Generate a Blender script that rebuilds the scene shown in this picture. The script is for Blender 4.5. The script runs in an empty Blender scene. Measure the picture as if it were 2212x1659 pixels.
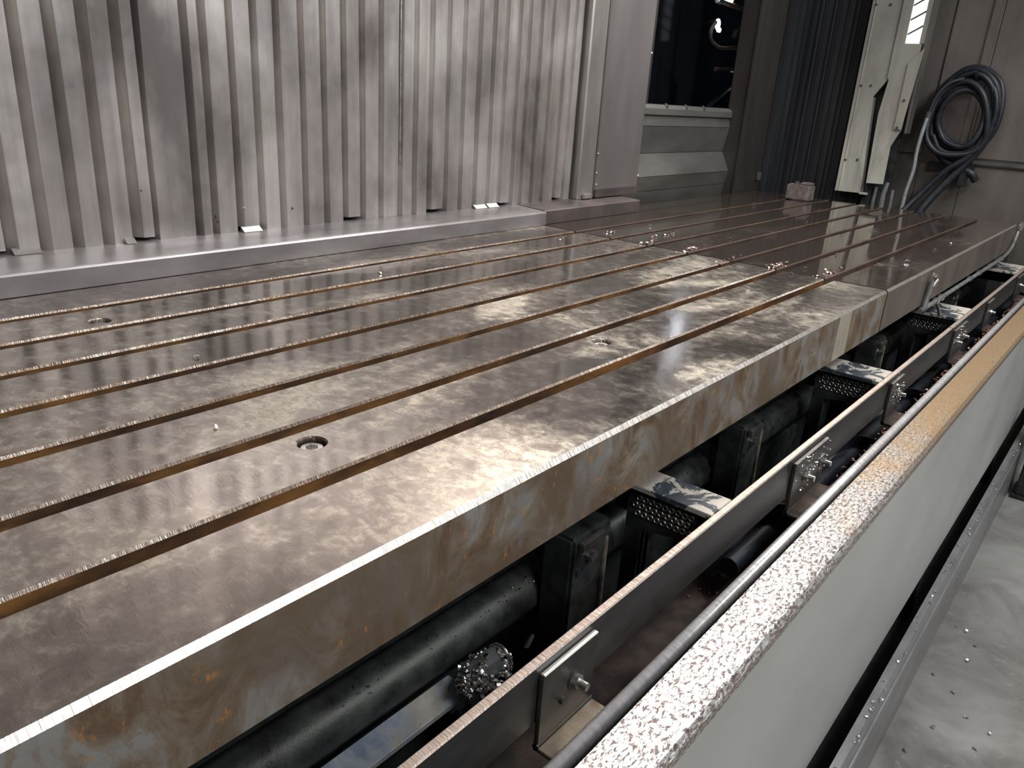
import bpy, bmesh, math, random
from mathutils import Vector, Matrix, noise
random.seed(7)
SC = bpy.context.scene
COL = SC.collection
# ------------------------------------------------------------------ camera
yaw, pit, rol = 0.897313716, 0.359149543, 0.0645088237
F = Vector((math.sin(yaw) * math.cos(pit), math.cos(yaw) * math.cos(pit), -math.sin(pit)))
r = Vector((math.cos(yaw), -math.sin(yaw), 0))
u = r.cross(F)
c_, s_ = math.cos(rol), math.sin(rol)
r2 = c_ * r + s_ * u
u2 = -s_ * r + c_ * u
cam = bpy.data.cameras.new('camera')
cam.sensor_fit = 'HORIZONTAL'
cam.sensor_width = 36.0
cam.lens = 1666.7 * 36 / 2212
cam.clip_start = 0.02
cam.clip_end = 60
co = bpy.data.objects.new('camera', cam)
COL.objects.link(co)
co.matrix_world = Matrix(((r2.x, u2.x, -F.x, 0), (r2.y, u2.y, -F.y, 0), (r2.z, u2.z, -F.z, 0.48), (0, 0, 0, 1)))
SC.camera = co
# ------------------------------------------------------------------ world, lamps, exposure
w = bpy.data.worlds.new('hall_air')
SC.world = w
w.use_nodes = True
w.node_tree.nodes['Background'].inputs[0].default_value = (0.62, 0.64, 0.70, 1)
w.node_tree.nodes['Background'].inputs[1].default_value = 0.26


def lamp(name, loc, target, sx, sy, power, col=(1, 1, 1)):
    l = bpy.data.lights.new(name, 'AREA')
    l.shape = 'RECTANGLE'
    l.size, l.size_y = sx, sy
    l.energy = power
    l.color = col
    o = bpy.data.objects.new(name, l)
    COL.objects.link(o)
    o.location = loc
    d = Vector(target) - Vector(loc)
    o.rotation_euler = d.to_track_quat('-Z', 'Y').to_euler()
    return o


lamp('enclosure_lamp', (3.5, 1.45, 2.5), (1.2, 0.9, 0), 2.0, 0.5, 135, (1.0, 0.95, 0.89))
lamp('hall_lamp', (2.7, -1.3, 3.0), (1.7, 0.9, 0), 1.8, 0.7, 40, (1.0, 0.97, 0.93))
lamp('hall_lamp_far', (3.4, -1.4, 2.8), (3.0, 0.2, -1.0), 2.0, 0.5, 75, (0.95, 0.98, 1.0))
lamp('hall_lamp_near', (0.2, -2.3, 2.3), (1.2, 0.5, -0.2), 1.6, 0.6, 60, (1.0, 0.98, 0.95))
SC.view_settings.view_transform = 'Standard'
SC.view_settings.look = 'None'
SC.view_settings.exposure = 0.0
SC.view_settings.gamma = 1.0
SC.view_settings.use_curve_mapping = False


# ------------------------------------------------------------------ mesh helpers
class MB:
    def __init__(self):
        self.v, self.f, self.mi, self.sm = [], [], [], []

    def add(self, vs, fs, mi=0, smooth=False):
        b = len(self.v)
        self.v += [tuple(p) for p in vs]
        for f in fs:
            self.f.append([i + b for i in f])
            self.mi.append(mi)
            self.sm.append(smooth)

    def box(self, x0, x1, y0, y1, z0, z1, bev=0.0, mi=0):
        if bev <= 0:
            vs = [(x, y, z) for z in (z0, z1) for y in (y0, y1) for x in (x0, x1)]
            self.add(vs, [(0, 2, 3, 1), (4, 5, 7, 6), (0, 1, 5, 4), (2, 6, 7, 3), (0, 4, 6, 2), (1, 3, 7, 5)], mi)
            return self
        bm = bmesh.new()
        bmesh.ops.create_cube(bm, size=1)
        for v in bm.verts:
            v.co = Vector((x0 + (v.co.x + .5) * (x1 - x0), y0 + (v.co.y + .5) * (y1 - y0), z0 + (v.co.z + .5) * (z1 - z0)))
        bmesh.ops.bevel(bm, geom=bm.edges[:], offset=bev, segments=2, affect='EDGES')
        self.bm(bm, mi)
        return self

    def bm(self, bm, mi=0, smooth=False):
        bm.verts.index_update()
        self.add([v.co for v in bm.verts], [[v.index for v in f.verts] for f in bm.faces], mi, smooth)
        bm.free()

    def prism(self, poly, axis, a, b, mi=0, n=1, smooth=False):
        """poly: 2D points in the two other axes, extruded from a to b along axis"""
        def P(p, t):
            return {'x': (t, p[0], p[1]), 'y': (p[0], t, p[1]), 'z': (p[0], p[1], t)}[axis]
        k = len(poly)
        vs, fs = [], []
        for j in range(n + 1):
            t = a + (b - a) * j / n
            vs += [P(p, t) for p in poly]
        for j in range(n):
            for i in range(k):
                i2 = (i + 1) % k
                fs.append((j * k + i, j * k + i2, (j + 1) * k + i2, (j + 1) * k + i))
        fs.append(tuple(range(k))[::-1])
        fs.append(tuple(n * k + i for i in range(k)))
        self.add(vs, fs, mi, smooth)
        return self

    def tube(self, pts, rad, seg=10, mi=0, caps=True):
        pts = [Vector(p) for p in pts]
        n = len(pts)
        up = Vector((0.13, 0.31, 0.94)).normalized()
        vs, fs = [], []
        prev = None
        for i, p in enumerate(pts):
            t = (pts[min(i + 1, n - 1)] - pts[max(i - 1, 0)]).normalized()
            if prev is None:
                a = t.cross(up)
                if a.length < .05:
                    a = t.cross(Vector((1, 0, 0)))
            else:
                a = prev - t * prev.dot(t)
            a.normalize()
            prev = a
            b = t.cross(a)
            rr = rad[i] if isinstance(rad, (list, tuple)) else rad
            for k in range(seg):
                an = 2 * math.pi * k / seg
                vs.append(p + (a * math.cos(an) + b * math.sin(an)) * rr)
        for i in range(n - 1):
            for k in range(seg):
                k2 = (k + 1) % seg
                fs.append((i * seg + k, i * seg + k2, (i + 1) * seg + k2, (i + 1) * seg + k))
        self.add(vs, fs, mi, True)
        if caps:
            self.add(vs[:seg], [tuple(range(seg))[::-1]], mi)
            self.add(vs[-seg:], [tuple(range(seg))], mi)
        return self

    def cyl(self, c, axis, rad, h, seg=16, mi=0, r1=None):
        c = Vector(c)
        ax = {'x': Vector((1, 0, 0)), 'y': Vector((0, 1, 0)), 'z': Vector((0, 0, 1))}[axis] if isinstance(axis, str) else Vector(axis).normalized()
        a = ax.orthogonal().normalized()
        b = ax.cross(a)
        vs = []
        for t, rr in ((0, rad), (h, rad if r1 is None else r1)):
            for k in range(seg):
                an = 2 * math.pi * k / seg
                vs.append(c + ax * t + (a * math.cos(an) + b * math.sin(an)) * rr)
        fs = [(k, (k + 1) % seg, seg + (k + 1) % seg, seg + k) for k in range(seg)]
        self.add(vs, fs, mi, seg > 8)
        self.add(vs[:seg], [tuple(range(seg))[::-1]], mi)
        self.add(vs[seg:], [tuple(range(seg))], mi)
        return self

    def chip(self, c, s):
        """a curled, bent sliver of swarf"""
        c = Vector(c)
        a = random.uniform(0, 6.28)
        d = Vector((math.cos(a), math.sin(a), random.uniform(.05, .5))).normalized()
        e = d.cross(Vector((random.uniform(-.5, .5), random.uniform(-.5, .5), 1))).normalized()
        g = d.cross(e)
        wd = s * random.uniform(.3, .6)
        vs = []
        for j in range(4):
            t = j / 3 - .5
            q = c + d * s * t + g * (s * .5 * (t * t * 2 - .2)) + Vector((0, 0, s * .2))
            for q2 in (q - e * wd / 2, q + e * wd / 2, q + e * wd / 2 + g * s * .12, q - e * wd / 2 + g * s * .12):
                vs.append(q2)
        fs = []
        for j in range(3):
            for k in range(4):
                fs.append((j * 4 + k, j * 4 + (k + 1) % 4, j * 4 + 4 + (k + 1) % 4, j * 4 + 4 + k))
        fs += [(3, 2, 1, 0), (12, 13, 14, 15)]
        self.add(vs, fs)
        return self


def org(o):
    return Vector(o['_o']) if o and '_o' in o else Vector((0, 0, 0))


def obj(name, mb, mats, parent=None, origin=None, **tags):
    """link a mesh builder's content as ONE object; coordinates are given in the world"""
    o0 = org(parent) if parent else Vector(origin or (0, 0, 0))
    me = bpy.data.meshes.new(name)
    me.from_pydata([Vector(p) - o0 for p in mb.v], [], mb.f)
    if not isinstance(mats, (list, tuple)):
        mats = [mats]
    for m in mats:
        me.materials.append(m)
    me.polygons.foreach_set('material_index', mb.mi)
    me.polygons.foreach_set('use_smooth', mb.sm)
    bm = bmesh.new()
    bm.from_mesh(me)
    bmesh.ops.recalc_face_normals(bm, faces=bm.faces)
    bm.to_mesh(me)
    bm.free()
    me.update()
    o = bpy.data.objects.new(name, me)
    COL.objects.link(o)
    if parent:
        o.parent = parent
        o['_o'] = list(o0)
    else:
        o.location = o0
        o['_o'] = list(o0)
    for k, v in tags.items():
        o[k] = v
    return o


def thing(name, loc, label, cat, group=None):
    o = bpy.data.objects.new(name, None)
    COL.objects.link(o)
    o.location = loc
    o['_o'] = list(loc)
    o.empty_display_size = .05
    o['label'] = label
    o['category'] = cat
    if group:
        o['group'] = group
    return o


def struct(name, mb, mats):
    return obj(name, mb, mats, None, None, kind='structure')


def copy_tree(o, parent=None):
    c = o.copy()
    COL.objects.link(c)
    if parent:
        c.parent = parent
    for ch in list(o.children):
        copy_tree(ch, c)
    return c


def place(root, loc, label, group=None):
    c = copy_tree(root)
    c.location = loc
    c['label'] = label
    if group:
        c['group'] = group
    return c


# ------------------------------------------------------------------ material helpers
class Mat:
    def __init__(self, name):
        self.m = bpy.data.materials.new(name)
        self.m.use_nodes = True
        self.t = self.m.node_tree
        self.b = self.t.nodes['Principled BSDF']
        self.tc = self.t.nodes.new('ShaderNodeTexCoord')

    def n(self, typ, **kw):
        o = self.t.nodes.new(typ)
        for k, v in kw.items():
            setattr(o, k, v)
        return o

    def l(self, a, b):
        self.t.links.new(a, b)

    def noise(self, scale, stretch=(1, 1, 1), detail=6, rough=.6, dist=0.0):
        mp = self.n('ShaderNodeMapping')
        mp.inputs['Scale'].default_value = stretch
        self.l(self.tc.outputs['Object'], mp.inputs[0])
        nz = self.n('ShaderNodeTexNoise')
        nz.inputs['Scale'].default_value = scale
        nz.inputs['Detail'].default_value = detail
        nz.inputs['Roughness'].default_value = rough
        nz.inputs['Distortion'].default_value = dist
        self.l(mp.outputs[0], nz.inputs['Vector'])
        return nz.outputs[0]

    def ramp(self, fac, stops):
        rp = self.n('ShaderNodeValToRGB')
        el = rp.color_ramp.elements
        while len(el) < len(stops):
            el.new(.5)
        for e, (p, c) in zip(el, stops):
            e.position = p
            e.color = (c, c, c, 1) if not isinstance(c, tuple) else (*c, 1)
        self.l(fac, rp.inputs[0])
        return rp.outputs[0]

    def mix(self, fac, a, b, mode='MIX'):
        mx = self.n('ShaderNodeMix', data_type='RGBA', blend_type=mode)
        for s, v in ((mx.inputs[0], fac), (mx.inputs[6], a), (mx.inputs[7], b)):
            if hasattr(v, 'links'):
                self.l(v, s)
            elif isinstance(v, tuple):
                s.default_value = (*v, 1)
            else:
                s.default_value = v
        return mx.outputs[2]

    def math(self, op, a, b=0.0):
        mt = self.n('ShaderNodeMath', operation=op)
        for s, v in ((mt.inputs[0], a), (mt.inputs[1], b)):
            if hasattr(v, 'links'):
                self.l(v, s)
            else:
                s.default_value = v
        return mt.outputs[0]

    def bump(self, h, strength=.2, dist=.005):
        bp = self.n('ShaderNodeBump')
        bp.inputs['Strength'].default_value = strength
        bp.inputs['Distance'].default_value = dist
        self.l(h, bp.inputs['Height'])
        self.l(bp.outputs[0], self.b.inputs['Normal'])

    def set(self, col=None, rough=None, metal=None, **kw):
        for k, v in (('Base Color', col), ('Roughness', rough), ('Metallic', metal), *kw.items()):
            if v is None:
                continue
            s = self.b.inputs[k]
            if hasattr(v, 'links'):
                self.l(v, s)
            elif isinstance(v, tuple):
                s.default_value = (*v, 1)
            else:
                s.default_value = v
        return self.m


def plain(name, col, rough=.5, metal=0.0, var=.25, scale=9, stretch=(1, 1, 1), bump=.1):
    M = Mat(name)
    nz = M.noise(scale, stretch)
    lo = tuple(c * (1 - var) for c in col)
    hi = tuple(min(1, c * (1 + var)) for c in col)
    cc = M.ramp(nz, [(.3, lo), (.7, hi)])
    if bump:
        M.bump(M.noise(scale * 12, stretch, 3), bump, .003)
    return M.set(cc, M.ramp(nz, [(.3, max(0.05, rough - .08)), (.7, min(1, rough + .08))]), metal)


# table top: ground cast iron, patchy brown oil film over pale scrubbed metal
def table_top(name, bias_front, bias_back, tint, gloss, grain):
    M = Mat(name)
    a = M.noise(2.3, (.8, 1.5, 1), 6, .58, .5)
    b = M.noise(34, (1.0, .8, 1), 7, .72, .4)
    fine = M.noise(150, (1.6, .5, 1), 4, .65)
    sp = M.n('ShaderNodeSeparateXYZ')
    M.l(M.tc.outputs['Object'], sp.inputs[0])
    # the two lands nearest the operator are scrubbed pale, the oil film lies further in
    mr = M.n('ShaderNodeMapRange')
    M.l(sp.outputs[1], mr.inputs[0])
    mr.inputs[1].default_value, mr.inputs[2].default_value = -.46, -.22
    mr.inputs[3].default_value, mr.inputs[4].default_value = bias_front, bias_back
    mixv = M.math('ADD', M.math('ADD', M.math('MULTIPLY', a, .52), M.math('MULTIPLY', b, .48)), mr.outputs[0])
    c = lambda *v: tuple(p * q for p, q in zip(v, tint))
    colr = M.ramp(mixv, [(.41, c(.23, .195, .18)), (.47, c(.31, .268, .245)), (.515, c(.46, .41, .36)), (.58, c(.63, .58, .49))])
    colr = M.mix(M.ramp(fine, [(.35, .0), (.75, .38)]), colr, c(.22, .18, .16))
    fleck = M.noise(95, (.9, .6, 1), 5, .7, .6)
    colr = M.mix(M.ramp(fleck, [(.49, .0), (.57, .6)]), colr, c(.27, .23, .205))
    wet = M.math('ADD', M.math('ADD', M.math('MULTIPLY', a, .8), M.math('MULTIPLY', b, .2)), mr.outputs[0])
    rgh = M.ramp(wet, [(.42, gloss), (.52, gloss + .12), (.62, .42)])
    M.bump(fine, grain, .002)
    return M.set(colr, rgh, .78)


TOP = table_top('ground_cast_iron', .005, -.025, (.87, .865, .85), .10, .03)
TOPFAR = table_top('oily_cast_iron', -.06, -.10, (.66, .62, .58), .055, .012)

M = Mat('polished_chamfer')
tick = M.noise(150, (4, .12, .12), 2, .7)
wear = M.noise(3, (1, .3, .3), 4, .6)
M.bump(tick, .6, .004)
EDGE = M.set(M.mix(M.ramp(wear, [(.34, .1), (.54, .92)]), M.ramp(tick, [(.40, (.22, .175, .145)), (.68, (.74, .69, .64))]), (.15, .11, .085)), M.ramp(tick, [(.3, .36), (.7, .20)]), .85)

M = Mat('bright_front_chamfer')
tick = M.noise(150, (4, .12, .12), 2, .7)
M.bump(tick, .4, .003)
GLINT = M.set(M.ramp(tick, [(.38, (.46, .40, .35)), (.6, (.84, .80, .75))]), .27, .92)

M = Mat('stained_cast_side')
a = M.noise(11, (1, 1, .75), 10, .68, .9)
streak = M.noise(26, (1.2, 1, .12), 5, .6)
bb = M.noise(3.0, (1, 1, .9), 7, .6)
cc = M.ramp(a, [(.36, (.12, .075, .045)), (.44, (.18, .128, .085)), (.51, (.235, .195, .15)), (.555, (.265, .235, .20)), (.575, (.29, .285, .27)), (.68, (.32, .31, .295))])
cc = M.mix(M.ramp(streak, [(.57, 0.0), (.63, .55)]), cc, (.23, .235, .24))
cc = M.mix(M.ramp(bb, [(.44, .75), (.53, 0.0)]), cc, (.15, .105, .068))
rust = M.noise(60, (1, 1, .5), 4, .6)
cc = M.mix(M.ramp(rust, [(.64, 0.0), (.70, .75)]), cc, (.50, .23, .07))
drip = M.noise(38, (1, 1, .06), 4, .6)
sx = M.n('ShaderNodeSeparateXYZ')
M.l(M.tc.outputs['Object'], sx.inputs[0])
near = M.math('SUBTRACT', 1.0, M.math('MULTIPLY', M.math('ABSOLUTE', M.math('SUBTRACT', sx.outputs[0], 1.50)), 6.0))
cc = M.mix(M.ramp(M.math('MULTIPLY', M.math('MAXIMUM', near, 0.0), drip), [(.30, 0.0), (.40, .85)]), cc, (.50, .46, .38))
M.bump(M.noise(180, (1, 1, 1), 3), .15, .002)
SIDE = M.set(cc, M.ramp(a, [(.35, .6), (.65, .36)]), .4)

SIDEFAR = plain('oily_brown_side', (.17, .145, .13), .4, .4, .3, 7, (1, 1, .3))
SLOTFAR = plain('brown_slot', (.075, .048, .036), .5, .2, .4, 14, (.35, 1, 1))
M = Mat('rusty_slot')
a = M.noise(14, (.35, 1, 1), 6, .65)
SLOT = M.set(M.ramp(a, [(.35, (.035, .020, .014)), (.5, (.10, .050, .022)), (.66, (.26, .125, .04))]), .55, .25)

M = Mat('brushed_sheet')
a = M.noise(3.4, (1.2, 1, .8), 6, .58, .15)
st = M.noise(26, (1.5, 1, .04), 4, .6)
cc = M.ramp(a, [(.32, (.31, .285, .27)), (.45, (.47, .44, .42)), (.55, (.57, .535, .515)), (.66, (.68, .645, .62))])
cc = M.mix(M.ramp(st, [(.46, 0.0), (.72, .35)]), cc, (.28, .255, .24))
SHEET = M.set(cc, M.ramp(a, [(.35, .26), (.65, .40)]), .72)

SHEETD = plain('dull_sheet', (.25, .232, .225), .42, .7, .3, 4, (1, 1, .3))
LEDGE = plain('ledge_steel', (.34, .325, .335), .33, .65, .3, 6, (.4, 1, 1))
LEDGED = plain('ledge_steel_dark', (.12, .10, .10), .45, .5, .3, 6)  # darker copy of the ledge steel, shade on the second length put into colour
POST = plain('galvanised_post', (.46, .44, .42), .36, .8, .3, 5, (1, 1, .25))
PANELG = plain('grey_cover_plate', (.25, .235, .235), .42, .6, .22, 3, (1, 1, .3))
DARKB = plain('dark_brown_column', (.055, .050, .048), .45, .4, .25, 4, (1, 1, .2))
DARKN = plain('dark_navy_pleat', (.030, .032, .036), .5, .3, .3, 8, (1, 1, .1))
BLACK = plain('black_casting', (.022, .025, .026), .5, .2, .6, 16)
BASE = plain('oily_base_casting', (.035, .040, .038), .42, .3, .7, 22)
STEPL = plain('way_cover_steel', (.17, .17, .16), .40, .6, .25, 6, (.3, 1, 1))
GALV = plain('bolt_steel', (.62, .60, .57), .28, .95, .2, 40)
DULLB = plain('dull_bolt', (.10, .095, .08), .55, .4, .3, 40)
RUBBER = plain('black_rubber', (.018, .020, .028), .42, 0, .3, 30)
RAIL = plain('dark_steel_bar', (.075, .073, .072), .40, .55, .4, 14, (.4, 1, 1))
BRKT = plain('bracket_steel', (.095, .09, .083), .42, .6, .35, 18)
LIP = plain('rolled_lip', (.84, .82, .83), .28, .45, .12, 40, (3, 1, 1), .03)
PANEL = plain('grey_guard_sheet', (.44, .445, .43), .40, .2, .10, 2.5, (.6, 1, 1), .02)
SKIRT = plain('skirt_steel', (.26, .255, .26), .38, .5, .2, 12, (.4, 1, 1))
SWARF = plain('bright_swarf', (.78, .76, .74), .22, 1.0, .15, 60)
COPPER = plain('brown_hose', (.20, .125, .075), .45, 0, .25, 20)
GREYTUBE = plain('grey_tube', (.20, .21, .215), .38, .3, .3, 30)
BLUEBAR = None

M = Mat('bar_top_wear')
tick = M.noise(70, (5, .2, .2), 3, .7)
M.bump(tick, .5, .003)
RAILTOP = M.set(M.ramp(tick, [(.3, (.36, .27, .22)), (.7, (.68, .58, .52))]), .36, .6)

M = Mat('peeling_blue_paint')
a = M.noise(10, (1, 1, 1), 7, .65, .4)
BLUEBAR = M.set(M.ramp(a, [(.40, (.20, .25, .33)), (.5, (.36, .39, .44)), (.58, (.40, .38, .33)), (.68, (.52, .50, .47))]), .45, .2)

M = Mat('peeling_beam_paint')
a = M.noise(13, (1, 1, 1), 7, .65, .8)
BEAM = M.set(M.ramp(a, [(.44, (.045, .055, .07)), (.48, (.06, .07, .08)), (.50, (.48, .45, .40)), (.62, (.55, .50, .46))]), .5, .15)

M = Mat('speckled_worn_rim')
sp = M.noise(220, (.45, .9, 1), 4, .75, .4)
far = M.noise(8, (1, 1, 1), 5, .6)
sepx = M.n('ShaderNodeSeparateXYZ')
M.l(M.tc.outputs['Object'], sepx.inputs[0])
# the far half of the rim has gone ochre with rust
ochre = M.ramp(M.math('ADD', M.math('MULTIPLY', sepx.outputs[0], .28), M.math('MULTIPLY', far, .5)), [(.02, 0.0), (.22, 1.0)])
light = M.mix(ochre, (.74, .72, .70), (.60, .47, .30))
dark = M.mix(ochre, (.13, .10, .095), (.33, .19, .10))
cc = M.mix(M.ramp(sp, [(.44, 0.0), (.53, 1.0)]), dark, light)
M.bump(sp, .5, .003)
mr = M.n('ShaderNodeMapRange')
M.l(M.math('ADD', sepx.outputs[1], M.math('MULTIPLY', sp, .02)), mr.inputs[0])
mr.inputs[1].default_value, mr.inputs[2].default_value = -.0375, -.031
mr.inputs[3].default_value, mr.inputs[4].default_value = .75, 0.0
cc = M.mix(mr.outputs[0], cc, (.30, .23, .20))
RIM = M.set(cc, M.ramp(sp, [(.4, .5), (.55, .24)]), .7)

M = Mat('trough_rust')
a = M.noise(9, (1, 1, 1), 7, .65)
TROUGH = M.set(M.ramp(a, [(.4, (.035, .026, .024)), (.6, (.11, .075, .06)), (.72, (.20, .11, .08))]), .6, .2)

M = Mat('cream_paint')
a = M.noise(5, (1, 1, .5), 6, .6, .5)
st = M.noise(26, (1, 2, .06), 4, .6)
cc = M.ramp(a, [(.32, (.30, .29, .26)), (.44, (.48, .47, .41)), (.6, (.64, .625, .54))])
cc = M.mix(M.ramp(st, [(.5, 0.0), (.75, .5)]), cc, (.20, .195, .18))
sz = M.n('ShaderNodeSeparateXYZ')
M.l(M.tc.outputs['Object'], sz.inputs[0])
upper_shade = M.ramp(M.math('ADD', sz.outputs[2], M.math('MULTIPLY', a, .5)), [(.45, 0.0), (.85, .7)])  # upper column greyed by height, light falloff put into the paint colour
cc = M.mix(upper_shade, cc, (.26, .25, .225))
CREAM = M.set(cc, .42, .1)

M = Mat('end_wall_steel')
a = M.noise(1.6, (1, 1, .5), 6, .6, .6)
st = M.noise(20, (1, 1.5, .05), 4, .6)
cc = M.ramp(a, [(.36, (.13, .115, .10)), (.5, (.19, .168, .15)), (.64, (.25, .222, .20))])
cc = M.mix(M.ramp(st, [(.5, 0.0), (.8, .3)]), cc, (.12, .10, .09))
ENDW = M.set(cc, .40, .5)

M = Mat('workshop_concrete')
a = M.noise(3.2, (1, 1, 1), 8, .62, .6)
b = M.noise(40, (1, 1, 1), 4, .6)
cc = M.ramp(a, [(.34, (.13, .127, .118)), (.5, (.20, .197, .186)), (.66, (.26, .26, .247))])
cc = M.mix(M.ramp(b, [(.60, 0.0), (.72, .55)]), cc, (.28, .27, .25))
M.bump(b, .12, .003)
FLOOR = M.set(cc, M.ramp(a, [(.35, .28), (.65, .5)]), 0)

M = Mat('tinted_pane')
tr = M.n('ShaderNodeBsdfTransparent')
tr.inputs[0].default_value = (.72, .76, .82, 1)
gl = M.n('ShaderNodeBsdfGlossy')
gl.inputs['Roughness'].default_value = .04
gl.inputs[0].default_value = (.5, .5, .5, 1)
fr = M.n('ShaderNodeLayerWeight')
fr.inputs[0].default_value = .12
mx = M.n('ShaderNodeMixShader')
M.l(M.math('MULTIPLY', fr.outputs[1], .10), mx.inputs[0])
M.l(tr.outputs[0], mx.inputs[1])
M.l(gl.outputs[0], mx.inputs[2])
M.l(mx.outputs[0], M.t.nodes['Material Output'].inputs[0])
GLASS = M.m

AUGER = plain('black_oily_steel', (.013, .016, .023), .42, .2, .3, 12)
NAVY = plain('dark_navy_housing', (.040, .048, .068), .45, .1, .3, 5)


def glow(name, col, s):
    M = Mat(name)
    M.b.inputs['Emission Color'].default_value = (*col, 1)
    M.b.inputs['Emission Strength'].default_value = s
    return M.set((.8, .8, .8), .3, 0)


GLOW = glow('lamp_glow', (1, .98, .95), 45)
GLOWS = glow('slot_glow', (1, .99, .97), 1.5)

# ================================================================== SETTING
# floor
b = MB().box(-2, 9, -3.5, 4, -1.2, -1.08)
struct('floor', b, FLOOR)


# back wall: vertical folded sheet slats, each an object
def slat(x0, x1, z0, z1, side=.020, y=2.02, d=.034, seed=0, wav=.0022):
    xe = x1 - .0065
    strips = [[(x0 + .003, y + d), (x0 + side * .5, y + d * .45), (x0 + side, y)],
              [(x0 + side + (xe - x0 - side) * q / 4, y) for q in range(5)],
              [(xe, y), (x1 - .001, y + d)]]
    n = 30
    m = MB()
    for st in strips:
        k = len(st)
        vs, fs = [], []
        for j in range(n + 1):
            z = z0 + (z1 - z0) * j / n
            for p in st:
                fr_ = max(0, 1 - (p[1] - y) / d)
                dx = noise.noise(Vector((x0 * 9, z * 1.7, seed))) * wav * .8
                dy = noise.noise(Vector((p[0] * 13, z * 3.6, seed + 9))) * wav * 1.3 * fr_
                vs.append((p[0] + dx, p[1] + dy, z))
        for j in range(n):
            for i in range(k - 1):
                fs.append((j * k + i, j * k + i + 1, (j + 1) * k + i + 1, (j + 1) * k + i))
        m.add(vs, fs, 0, True)
        # folded hem at the bottom gives the sheet its thickness
        m.add([(p[0], p[1], z0) for p in st] + [(p[0], p[1] + .004, z0) for p in st], [(i, i + 1, k + i + 1, k + i) for i in range(k - 1)])
    return m


wall = struct('wall_back', MB().box(-1.2, 3.34, 2.056, 2.09, -.2, 1.75), BLACK)
edges = [-.36, -.29, -.22, -.145, -.07, .005, .08, .155, .23, .31, .385, .46, .548, .635, .708, .782, .854, .928, .985]
edges2 = [1.104, 1.153, 1.231, 1.303, 1.374, 1.456, 1.534, 1.609, 1.68, 1.758, 1.844, 1.91, 1.982, 2.063, 2.142, 2.221, 2.296, 2.365, 2.439, 2.498, 2.568, 2.642, 2.727, 2.79, 2.853]
for grp, zb in ((edges, .058), (edges2, .060)):
    for i in range(len(grp) - 1):
        z0 = zb + (.012 if i % 5 == 2 else 0.0)
        obj('slat', slat(grp[i], grp[i + 1], z0, 1.7, seed=i * 3.7 + zb * 100, side=.022 if grp is edges else .017, wav=.0034 if grp is edges else .0022), SHEET, wall)
obj('slat', slat(.985, 1.106, .058, 1.7, side=.012, y=2.024, d=.03, seed=55, wav=.004), SHEET, wall)
for x, z in ((1.247, .126), (1.16, .11), (1.165, .095), (1.41, .115), (.955, .19)):
    obj('rivet', MB().cyl((x, 2.021, z), (0, -1, 0), .0045, .004, 10, 0, .003), GALV if x == 1.247 else DULLB, wall)

obj('polished_edge', MB().tube([(1.846, 2.021, .24), (1.846, 2.021, 1.7)], .0042, 8), GALV, wall)
for xa, xb in ((.640, .70), (.90, .925), (1.235, 1.295), (2.225, 2.29), (2.30, 2.36)):
    obj('bent_tab', MB().prism([(2.004, .0605), (2.022, .0605), (2.026, .074), (2.022, .074)], 'x', xa, xb), POST, wall)

# low ledge in front of the wall, standing on the table
b = MB().prism([(1.857, .0015), (1.857, .047), (1.860, .0515), (1.865, .053), (2.018, .060), (2.05, .060), (2.05, .0015)], 'x', -1.2, 2.476)
struct('trim_1', b, LEDGE)
b = MB().prism([(1.865, .0015), (1.865, .052), (1.872, .056), (2.05, .062), (2.05, .0015)], 'x', 2.479, 3.20)
struct('trim_2', b, LEDGED)

# wall at the far end, flat sheets with raised battens
wr = struct('wall_right', MB().box(5.52, 5.56, -1.6, 2.3, -1.08, 1.9), ENDW)
ys = [(1.243, 2.1), (.99, 1.240), (.30, .987), (-.5, .297)]
for y0, y1 in ys:
    obj('panel', MB().box(5.505, 5.52, y0, y1, .285, 1.88, .002), ENDW, wr)
    obj('panel', MB().box(5.503, 5.52, y0, y1, -.9, .235, .002), ENDW, wr)
for y in (1.215, 1.026):
    obj('batten', MB().box(5.49, 5.506, y - .019, y + .019, .30, 1.86, .004), ENDW, wr)
obj('wall_rail', MB().box(5.48, 5.52, -.5, .955, .247, .272, .006), STEPL, wr)
# dark pleated corner wall (far back corner)
wc = struct('wall_corner', MB().box(5.29, 5.33, 1.40, 2.3, -.2, 1.8), DARKN)
y = 2.06
i = 0
while y > 1.50:
    wd = (.062, .045, .030, .055, .024)[i % 5]
    obj('pleat', MB().prism([(5.29, y), (5.2535, y - .002), (5.2515, y - wd * .5), (5.2535, y - wd + .002), (5.29, y - wd + .001)], 'z', -.1, 1.75), DARKN, wc)
    y -= wd
    i += 1

# window: opening with tinted pane in a dark recess
win = struct('window_1', MB().box(3.30, 3.60, 2.12, 2.16, .45, 1.6).box(4.72, 5.27, 2.12, 2.16, .45, 1.6), DARKB)
obj('sill', MB().prism([(2.085, .425), (2.085, .455), (2.10, .472), (2.17, .476), (2.17, .425)], 'x', 3.36, 4.60), STEPL, win)
for x in (3.741, 3.952, 4.157):
    obj('bolt', MB().cyl((x, 2.096, .466), (0, -.75, .66), .013, .012, 6), GALV, win)
obj('pane', MB().box(3.45, 4.76, 2.150, 2.156, .46, 1.6), GLASS, win)
nb = MB().box(3.3, 5.5, 2.95, 3.0, .1, 1.9).box(3.3, 3.34, 2.17, 2.95, .1, 1.9).box(5.46, 5.5, 2.17, 2.95, .1, 1.9).box(3.3, 5.5, 2.17, 2.95, .1, .14).box(3.3, 5.5, 2.17, 2.95, 1.86, 1.9)
struct('wall_recess', nb, NAVY)

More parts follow.
